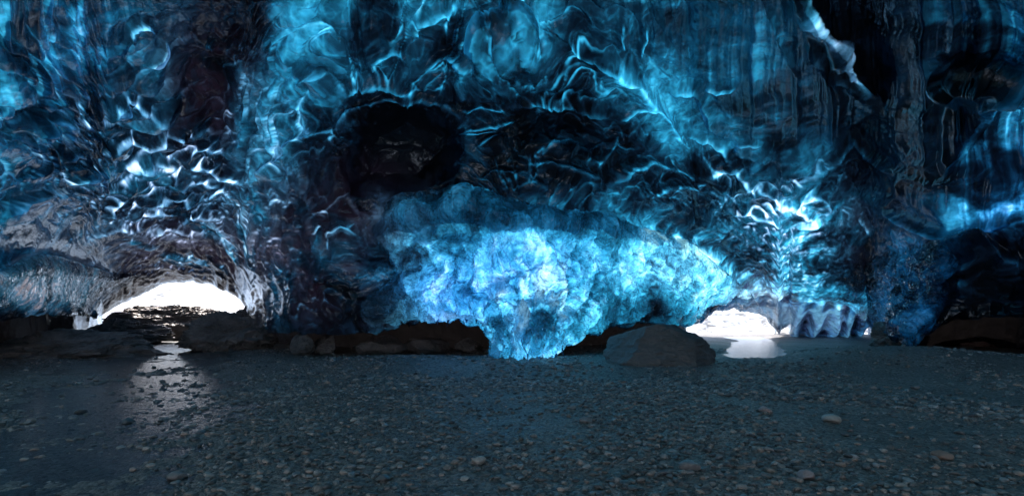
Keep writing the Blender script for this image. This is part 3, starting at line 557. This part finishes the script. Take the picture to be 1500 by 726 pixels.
    forms = [
      (CENTRAL, 'hanging_ice', 'huge bright blue crumpled ice mass hanging to the gravel mid-cave', 'ice mass'),
      (DOME, 'ice_hollow', 'black rounded dome-shaped hollow in the ice roof above the bright blue mass', 'ice hollow'),
      (FIN, 'ice_fin', 'dark sharp-edged slanting fin of ice with a pale glinting edge, high on the right', 'ice fin'),
      (HOOD, 'ice_hood', 'dark smooth hooded overhang of ice at the upper right edge of the cave', 'ice overhang'),
      (RIBS, 'ribbed_ice', 'small ribbed white and blue ice tunnel wall between the two right-hand openings', 'ice wall'),
      (FANG, 'ice_fang', 'blue pointed ice tip hanging down in front of the reddish bank on the right', 'ice tip'),
      (LEDGE, 'ice_ledge', 'grey-green rounded ice ledge low at the left edge, left of the bright cave mouth', 'ice ledge'),
      (SCALLOP, 'scalloped_ice', 'field of glinting scalloped ice lobes sweeping down to the left cave mouth', 'scalloped ice'),
      (RCLUST, 'rippled_ice', 'bright cyan rippled ice with small lobes above the right-hand cave mouth', 'rippled ice'),
      (FLUTE, 'fluted_ice', 'teal vertically fluted ice curtain to the left of the dark slanting fin', 'ice curtain'),
    ]
    for i, (pl, *_r) in enumerate(forms):
        a_, b_ = (fu2, fv2) if pl not in (RIBS,) else (fu, fv)
        m_ = poly_mask(a_, b_, pl) & (owner == 0) & infront
        m_ &= rowi < RT + RV + (3 if pl in (CENTRAL, FANG, LEDGE, RIBS) else 0)
        owner[m_] = i + 1
    for i in range(len(forms) + 1):
        sel = Fq[owner == i]
        ids, inv = np.unique(sel, return_inverse=True)
        nm = 'ice_vault' if i == 0 else forms[i - 1][1]
        org = None if i == 0 else Vt[ids].mean(0)
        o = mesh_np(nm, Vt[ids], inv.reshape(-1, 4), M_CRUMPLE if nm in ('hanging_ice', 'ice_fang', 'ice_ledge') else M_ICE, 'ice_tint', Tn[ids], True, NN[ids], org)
        if nm in ('hanging_ice', 'ice_fang'):
            rg = np.random.default_rng(40 + i); VV, TT = Vt.reshape(Rn, C, 3), Tn.reshape(Rn, C, 3)
            us = ([738, 743, 750, 757, 763, 770, 776, 783, 790, 796, 800, 804, 808, 812, 600, 622, 648, 660, 676, 688, 702, 850, 872] if nm == 'hanging_ice' else [1322, 1329, 1334, 1339])
            for q_, uq in enumerate(us):
                ci = int(np.argmin(np.abs(uu - uq))); ri = RT + RV - 1 - int(rg.integers(1, 12)); p = VV[ri, ci] + np.array([0, -.02, .03])
                ln_ = float(min(p[2] + .01, rg.uniform(.12, .3))) if q_ < 14 else float(rg.uniform(.07, .16)); r0_ = rg.uniform(.018, .034)
                kz, ka = 9, 8; zz = np.linspace(0, 1, kz); aa = np.linspace(0, 2 * math.pi, ka, endpoint=False)
                rr_ = r0_ * (1 - zz) ** .8 * (1 + .25 * np.sin(zz * 17 + q_)) + .001; lean = rg.uniform(-.25, .25)
                W = np.stack([np.cos(aa)[None] * rr_[:, None] + (lean * zz * ln_)[:, None], np.sin(aa)[None] * rr_[:, None] + 0 * zz[:, None], -(zz * ln_)[:, None] + 0 * aa[None]], -1).reshape(-1, 3)
                ff = [(a * ka + b, a * ka + (b + 1) % ka, (a + 1) * ka + (b + 1) % ka, (a + 1) * ka + b) for a in range(kz - 1) for b in range(ka)]
                ic = mesh_np('icicle', W, np.array(ff)[:, ::-1], M_ICE, 'ice_tint', np.tile(np.clip(TT[RT + RV - 10, ci] * 1.5 + .02, 0, .6), (len(W), 1)))
                ic.parent = o; ic.location = tuple(float(z_) for z_ in (p - org))
        if i == 0: tag(o, 'dark teal and blue glacier ice roof and walls of the cave', kind='structure')
        else: tag(o, forms[i - 1][2], forms[i - 1][3])
build_ice()

# ------------------------------------------------------------------ the floor
def seg_dist(x, y, P):
    dm = np.full(x.shape, 1e9)
    for (x1, y1), (x2, y2) in zip(P[:-1], P[1:]):
        dx, dy = x2 - x1, y2 - y1
        t = np.clip(((x - x1) * dx + (y - y1) * dy) / (dx * dx + dy * dy), 0, 1)
        dm = np.minimum(dm, np.hypot(x - x1 - t * dx, y - y1 - t * dy))
    return dm
STREAM_L = [(-12.5, 19.5), (-8.2, 12.2), (-6.0, 8.2), (-3.9, 5.0), (-3.3, 3.2), (-3.4, 1.0)]
STREAM_R = [(9.2, 20.5), (8.3, 17.5), (6.0, 12.6), (4.9, 10.6)]
WL = -.038
def ground_z(x, y):
    r = np.hypot(x, y)
    z = .05 * (fbm(x * .5, y * .5, 0 * x, 3, 101) - .5) + .035 * (fbm(x * 2.2, y * 2.2, 0 * x, 4, 102) - .5)
    z = z + .05 * (ridged(x * .35 + 3, y * .9, 0 * x, 2, 120) - .5) * sstep(3, 6, r) * (1 - sstep(14, 20, r))
    z = z + .30 * np.exp(-((x - 7.6) / 2.6) ** 2 - ((y - 10.0) / 1.6) ** 2) + .12 * np.exp(-((x + 1.0) / 4.0) ** 2 - ((y - 9.6) / 1.3) ** 2)
    z = z + .04 * np.exp(-((x - 4.0) / 1.3) ** 2 - ((y - 8.6) / .5) ** 2)
    wob = .9 * (fbm(x * .9, y * .9, 0 * x, 3, 103) - .5)
    dl = seg_dist(x, y, STREAM_L) + wob; dr = seg_dist(x, y, STREAM_R) + wob * .6
    bars = .065 * (fbm(x * 3.0, y * 2.0, 0 * x, 5, 104, .6) - .5)
    cl = 1 - sstep(.7, 2.0, dl); cr = 1 - sstep(.35, 1.0, dr)
    z = z * (1 - .8 * np.maximum(cl, cr)) + cl * (-.050 + bars) + cr * (-.070 + .7 * bars)
    z = z * (1 - sstep(24, 40, r)) - .25 * sstep(20, 30, y)
    return z

def build_ground():
    NA = 620
    a1 = np.linspace(-50, 50, NA); a = np.radians(np.concatenate([np.linspace(-180, -52, 60), a1, np.linspace(52, 180, 60)]))
    r = np.concatenate([[.05], np.geomspace(.6, 2.4, 12)[:-1], np.geomspace(2.4, 26, 430), np.geomspace(27, 900, 30)])
    A, Rr = np.meshgrid(a, r); X = Rr * np.sin(A); Y = Rr * np.cos(A); Z = ground_z(X, Y)
    peb = fbm(X * 16, Y * 16, 0 * X, 3, 110, .6) - .5
    near = np.clip(1 - Rr / 26, 0, 1); dl = seg_dist(X, Y, STREAM_L)
    Z = Z + .022 * peb * near
    o = mesh_np('gravel_floor', np.stack([X, Y, Z], -1).reshape(-1, 3), grid_faces(len(r), len(a)).reshape(-1, 4)[:, ::-1], M_GRAVEL)
    tag(o, 'dark grey gravel floor of the cave', kind='structure')
build_ground()

def ribbon(name, P, hw, label):
    P = np.array(P, float); L = []; n = 60
    s = np.linspace(0, len(P) - 1, n); pts = np.stack([np.interp(s, range(len(P)), P[:, 0]), np.interp(s, range(len(P)), P[:, 1])], 1)
    d = np.gradient(pts, axis=0); d /= np.linalg.norm(d, axis=1)[:, None]; nrm = np.stack([-d[:, 1], d[:, 0]], 1)
    k = np.linspace(-hw, hw, 12)
    V = pts[:, None, :] + nrm[:, None, :] * k[None, :, None]
    V = np.concatenate([V, np.full((n, 12, 1), WL)], -1).reshape(-1, 3)
    f = grid_faces(n, 12).reshape(-1, 4)
    nz = np.cross(V[f[0, 1]] - V[f[0, 0]], V[f[0, 3]] - V[f[0, 0]])[2]
    if nz < 0: f = f[:, ::-1]
    tag(mesh_np(name, V, f, M_WATER), label, kind='structure')
ribbon('stream_water', STREAM_L, 2.3, 'shallow melt water running from the left cave mouth over gravel')
ribbon('pool_water', STREAM_R, 1.25, 'pale shallow melt water in front of the right cave mouth')

# stones
def ico(sub):
    t = (1 + 5 ** .5) / 2
    V = [(-1,t,0),(1,t,0),(-1,-t,0),(1,-t,0),(0,-1,t),(0,1,t),(0,-1,-t),(0,1,-t),(t,0,-1),(t,0,1),(-t,0,-1),(-t,0,1)]
    Fc = [(0,11,5),(0,5,1),(0,1,7),(0,7,10),(0,10,11),(1,5,9),(5,11,4),(11,10,2),(10,7,6),(7,1,8),(3,9,4),(3,4,2),(3,2,6),(3,6,8),(3,8,9),(4,9,5),(2,4,11),(6,2,10),(8,6,7),(9,8,1)]
    V = [np.array(q, float) / np.linalg.norm(q) for q in V]
    for _ in range(sub):
        c = {}; nf = []
        def mid(a, b):
            k = (min(a, b), max(a, b))
            if k not in c:
                m = V[a] + V[b]; V.append(m / np.linalg.norm(m)); c[k] = len(V) - 1
            return c[k]
        for a, b, d in Fc:
            x, y, z = mid(a, b), mid(b, d), mid(d, a); nf += [(a, x, z), (b, y, x), (d, z, y), (x, y, z)]
        Fc = nf
    return np.array(V), np.array(Fc)
rng = np.random.default_rng(5)
PAL = np.array([(.13,.13,.14),(.20,.19,.19),(.09,.09,.10),(.30,.27,.26),(.17,.15,.14),(.33,.25,.22),(.11,.12,.13),(.24,.24,.25)])
def stone_variants(sub, n):
    V, Fc = ico(sub); out = []
    for k in range(n):
        W = V.copy()
        for _ in range(7):                      # chip flat faces off
            d = rng.normal(size=3); d /= np.linalg.norm(d); h = rng.uniform(.45, .85); e = W @ d
            W = W - np.outer(np.maximum(e - h, 0) * .9, d)
        W *= (1 + .25 * (fbm(W[:, 0:1] * 1.5 + k, W[:, 1:2] * 1.5, W[:, 2:3] * 1.5, 2, k) - .5))
        out.append(W)
    return out, Fc
def scatter(name, n, rmin, rmax, smin, smax, sub, seed, label):
    vs, Fc = stone_variants(sub, 14); nv = len(vs[0])
    a = np.radians(rng.uniform(-49, 49, n)); r = np.sqrt(rng.uniform(rmin ** 2, rmax ** 2, n)) if rmax < 8 else rmin + (rmax - rmin) * rng.uniform(0, 1, n) ** 1.15
    x, y = r * np.sin(a) / 1.0, r * np.cos(a)
    cl = fbm(x * .7, y * .7, 0 * x, 3, 200 + seed)
    kp = (rng.uniform(0, 1, n) < sstep(.38, .58, cl) * .85 + .15) & (y > 2.0)
    dl = seg_dist(x, y, STREAM_L); dr = seg_dist(x, y, STREAM_R); kp &= ~((dl < 1.3) & (rng.uniform(0, 1, n) < .5)) & (dr > .7)
    x, y = x[kp], y[kp]; n = len(x)
    s = smin + (smax - smin) * rng.uniform(0, 1, n) ** 4.5
    z = ground_z(x, y) + s * .18
    th = rng.uniform(0, 2 * math.pi, n); vid = rng.integers(0, 14, n)
    B = np.array(vs)[vid] * np.stack([s, s * rng.uniform(.6, .95, n), s * rng.uniform(.4, .7, n)], -1)[:, None, :]
    ct, st = np.cos(th)[:, None], np.sin(th)[:, None]
    Vv = np.stack([B[..., 0] * ct - B[..., 1] * st + x[:, None], B[..., 0] * st + B[..., 1] * ct + y[:, None], B[..., 2] + z[:, None]], -1)
    Ff = Fc[None] + (np.arange(n) * nv)[:, None, None]
    col = PAL[rng.integers(0, 8, n)] * rng.uniform(.65, 1.4, n)[:, None]
    o = mesh_np(name, Vv.reshape(-1, 3), Ff.reshape(-1, 3), M_STONE, 'stone_tint', np.repeat(col, nv, 0), sub > 0)
    tag(o, label, 'gravel', kind='stuff')
scatter('gravel_stones', 42000, 2.3, 7.5, .007, .038, 1, 1, 'small grey stones of the foreground gravel')
scatter('fine_gravel', 30000, 6.5, 15, .016, .06, 0, 2, 'small grey stones scattered over the far gravel')

# ------------------------------------------------------------------ rocks and banks
def rock(name, c, size, seed, mat, label, cat='rock', rotz=0, flat=8, sub=5, group=None, amp=.22, crag=.5, planes=(), sink=.25, cut=(.5, .85), freq=1.3):
    V, Fc = ico(sub); rg = np.random.default_rng(seed)
    for _ in range(flat):
        d = rg.normal(size=3); d[2] = abs(d[2]) * .8; d /= np.linalg.norm(d); h = rg.uniform(*cut); e = V @ d
        V = V - np.outer(np.maximum(e - h, 0) * .93, d)
    for d, h in planes:
        d = np.array(d, float); d /= np.linalg.norm(d); e = V @ d; V = V - np.outer(np.maximum(e - h, 0) * .95, d)
    f = fbm(V[:, 0] * freq + seed, V[:, 1] * freq, V[:, 2] * freq, 5, seed, .5) - .5
    f2 = ridged(V[:, 0] * 2.2 + seed, V[:, 1] * 2.2, V[:, 2] * 3, 3, seed + 9) - .4
    sz = np.array(size); W = V * sz; mn = float(min(sz))
    f3 = ridged(W[:, 0] * 1.6 + seed, W[:, 1] * 1.6, W[:, 2] * 4.5, 5, seed + 3, .6, 1.2) - .5
    f4 = fbm(W[:, 0] * 7 + seed, W[:, 1] * 7, W[:, 2] * 9, 4, seed + 4, .6) - .5
    V = V * (1 + amp * f * 2 - amp * .35 * f2)[:, None] * sz * .5
    V = V + (V / (np.linalg.norm(V, axis=1)[:, None] + 1e-6)) * (f3 * crag * .45 + f4 * crag * .22)[:, None]
    V[:, 2] -= V[:, 2].min() * (1 - sink)
    a = math.radians(rotz); V = V @ np.array([[math.cos(a), math.sin(a), 0], [-math.sin(a), math.cos(a), 0], [0, 0, 1]])
    o = mesh_np(name, V, Fc, mat, None, None, True)
    gz = float(ground_z(np.array([c[0]]), np.array([c[1]]))[0]); o.location = (c[0], c[1], gz + (c[2] if len(c) > 2 else 0))
    return tag(o, label, cat, group)

def onfloor(u, v, dz=0):
    D = F * CH / (v - HV); return ((u - CU) / F * D, D, dz)

x, y, _ = onfloor(980, 540)
rock('boulder', (x, y + .55), (2.0, 1.3, 1.5), 12, M_BOULDER, 'large smooth dark grey boulder on the gravel in front of the right cave mouth', 'boulder', rotz=-6, flat=0, sub=6, amp=.10, sink=.8, freq=.9, crag=.20,
     planes=[((-.25, .1, 1), .62), ((.45, -.35, .8), .66), ((-.75, -.45, .55), .70), ((.1, -1, .45), .62), ((.9, -.5, .25), .74), ((.7, .3, .8), .72)])
G = 'boulders in the dark gap under the ice'
_rock = rock
def rock(*a, **k):
    if k.get('group'): k['crag'] = .15
    return _rock(*a, **k)
rock('boulder', onfloor(443, 519), (.55, .5, .62), 22, M_ROCK, 'upright rounded boulder with a lit left side, leftmost in the dark gap under the ice', 'boulder', group=G, amp=.1)
rock('boulder', onfloor(478, 517), (.62, .55, .55), 23, M_ROCK, 'dark boulder just right of the upright rounded one under the ice', 'boulder', group=G, amp=.12)
rock('boulder', onfloor(560, 517), (1.3, .8, .62), 24, M_ROCK, 'broad black boulder under the middle of the low dark gap', 'boulder', group=G, amp=.15)
rock('boulder', onfloor(628, 516), (1.1, .8, .52), 25, M_ROCK, 'low black boulder right of the broad one, under the blue mass', 'boulder', group=G, amp=.15)
rock('boulder', onfloor(690, 515), (.8, .7, .36), 26, M_ROCK, 'smallest black boulder beside the hanging blue tip', 'boulder', group=G, amp=.15)
rock('rock_outcrop', onfloor(335, 510, -.1), (2.6, 1.6, 1.25), 31, M_ROCK, 'dark craggy outcrop right of the bright left cave mouth', 'rock', rotz=20, amp=.35, flat=10, sub=6)
rock('rock_outcrop', (-8.55, 17.5, -.4), (2.1, 1.6, 1.65), 38, M_BROWN, 'pale brown block at the right foot of the left cave mouth', 'rock', rotz=10, amp=.3, flat=10, sub=6)
rock('sediment_mound', (-12.2, 19.3, -.25), (6.2, 3.0, 1.75), 33, M_BROWN, 'layered brown sediment mound across the foot of the left cave mouth', 'rock mound', rotz=-8, amp=.4, flat=9, sub=6)
rock('rock_outcrop', (-12.6, 16.2, -.2), (3.2, 1.8, 1.0), 35, M_ROCK, 'low dark rock on the left side of the layered brown mound', 'rock', rotz=12, amp=.4, flat=9, sub=6)
rock('rock_outcrop', (-10.2, 11.6, -.3), (4.4, 2.2, .9), 36, M_ROCK, 'long black rock under the grey-green ledge at the left edge', 'rock', rotz=25, amp=.3, flat=9, sub=6)
x, y, _ = onfloor(1290, 512)
rock('rock_outcrop', (x * 1.05 + .1, y + .5, -.1), (.98, .8, .88), 41, M_ROCK, 'angular grey rock between the small round opening and the blue ice tip', 'rock', rotz=-15, amp=.25, flat=9, sub=6)
rock('sediment_bank', (15.0, 14.3, -.2), (6.6, 2.2, 1.45), 44, M_RED, 'long low reddish brown bank under the ice at the right edge', 'bank', rotz=-14, amp=.12, flat=3, sub=6)

# separate larger stones, each a thing
PT = [(1122,606,.07,'pinkish'),(1052,598,.05,'grey'),(1148,585,.045,'pinkish'),(1215,560,.05,'rusty'),(1340,568,.06,'grey'),(1218,620,.08,'pale'),(840,598,.05,'grey'),(858,620,.06,'grey'),
      (518,618,.05,'pale'),(655,612,.045,'grey'),(420,600,.05,'dark'),(118,598,.06,'dark'),(92,575,.05,'dark'),(190,612,.07,'dark'),(338,513,.09,'dark'),(1262,535,.06,'grey'),(700,680,.06,'pale'),(1010,690,.07,'grey'),(260,690,.06,'grey'),(1380,670,.065,'rusty'),(560,705,.05,'dark'),(1180,700,.06,'pinkish')]
WHERE = ['beside the largest pale stone at lower right','alone below the big boulder','on the slope right of the big boulder','on the mound left of centre of the right side','on the right-hand mound','at the very bottom right, palest of all',
         'below the hanging blue ice tip','in the foreground just right of the middle','in the lower foreground left of the middle','in the foreground below the dark gap','on the gravel beside the stream','in the stream at lower left','in the stream above the lower-left stone',
         'on the near bank of the left stream','at the foot of the craggy outcrop','on the crest of the right-hand mound','at the bottom edge near the middle','at the bottom edge below the big boulder','at the bottom edge by the stream','at the bottom edge far right','at the bottom edge left of the middle','at the bottom edge right of the middle']
TC = {'pinkish':(.34,.26,.26),'grey':(.18,.18,.19),'rusty':(.25,.17,.14),'pale':(.38,.35,.33),'dark':(.09,.10,.11)}
vs, Fc = stone_variants(2, 6)
for i, ((u, v, s, c), w) in enumerate(zip(PT, WHERE)):
    x, y, _ = onfloor(u, v); z = float(ground_z(np.array([x]), np.array([y]))[0])
    W = vs[i % 6] * np.array([s, s * .8, s * .6])
    o = mesh_np('loose_stone', W, Fc, M_STONE, 'stone_tint', np.tile(np.array(TC[c]), (len(W), 1)), True)
    o.location = (x, y, z + s * .3); o.rotation_euler = (0, 0, random.uniform(0, 6))
    tag(o, f'{c} loose stone {w}', 'stone', 'larger loose stones on the gravel')

# ------------------------------------------------------------------ outside: snow and glacier slopes in daylight
def build_snow():
    xs = np.linspace(-60, 60, 220); ys = np.concatenate([np.linspace(22, 45, 110), np.linspace(46, 160, 50)])
    X, Y = np.meshgrid(xs, ys)
    Z = -.35 + .30 * (Y - 22.5) * sstep(21, 27, Y) * (1 - .6 * sstep(45, 120, Y)) + 1.0 * (fbm(X * .35, Y * .35, 0 * X, 5, 301) - .5) * sstep(22, 28, Y)
    tag(mesh_np('snow_slope', np.stack([X, Y, Z], -1).reshape(-1, 3), grid_faces(*X.shape).reshape(-1, 4), M_SNOW), 'sunlit white snow slope seen through the cave mouths', kind='structure')
build_snow()
def build_snow_reflector():  # unseen slope added as a white reflector for glints and gravel
    X, Y = np.meshgrid(np.linspace(-40, 40, 80), np.linspace(-12, -60, 60))
    Z = -.4 + .45 * (-12 - Y) * sstep(0, 12, -12 - Y) + 1.0 * (fbm(X * .3, Y * .3, 0 * X, 4, 311) - .5) * sstep(0, 6, -12 - Y)
    tag(mesh_np('snow_slope', np.stack([X, Y, Z], -1).reshape(-1, 3), grid_faces(*X.shape).reshape(-1, 4)[:, ::-1], M_SNOW), 'added snow slope behind the viewer, reflecting sunlight into the cave', kind='structure')
build_snow_reflector()

# ------------------------------------------------------------------ light, camera
SUN_EL, SUN_AZ = math.radians(42), math.radians(-18)        # azimuth from +Y (ahead), negative to the left
w = bpy.data.worlds.new('World'); sc.world = w; w.use_nodes = True
nt = w.node_tree; bg = nt.nodes['Background']; sky = nt.nodes.new('ShaderNodeTexSky'); sky.sky_type = 'NISHITA'
sky.sun_disc = False; sky.sun_elevation = SUN_EL; sky.sun_rotation = SUN_AZ
nt.links.new(sky.outputs[0], bg.inputs[0]); bg.inputs[1].default_value = .15
sun = bpy.data.lights.new('sun', 'SUN'); sun.energy = 4.5; sun.angle = math.radians(.5); sun.color = (1, .95, .88)
so = bpy.data.objects.new('sun', sun); COL.objects.link(so)
from mathutils import Vector
dirv = Vector((math.sin(SUN_AZ) * math.cos(SUN_EL), math.cos(SUN_AZ) * math.cos(SUN_EL), math.sin(SUN_EL)))
so.rotation_euler = dirv.to_track_quat('Z', 'Y').to_euler(); so.location = (0, 30, 40)
cam = bpy.data.cameras.new('camera'); co = bpy.data.objects.new('camera', cam); COL.objects.link(co)
co.location = (0, 0, CH); co.rotation_euler = (math.pi / 2, 0, 0)
cam.sensor_width = 36; cam.lens = 18; cam.shift_y = (HV - 363) / 1500; cam.clip_end = 3000; cam.clip_start = .05
sc.camera = co
sc.view_settings.view_transform = 'Standard'; sc.view_settings.look = 'None'; sc.view_settings.gamma = 1
sc.view_settings.exposure = 1.6
sc.cycles.max_bounces = 6; sc.cycles.diffuse_bounces = 3; sc.cycles.glossy_bounces = 3; sc.cycles.transmission_bounces = 4; sc.cycles.transparent_max_bounces = 4
sc.cycles.use_denoising = True; sc.cycles.caustics_reflective = True
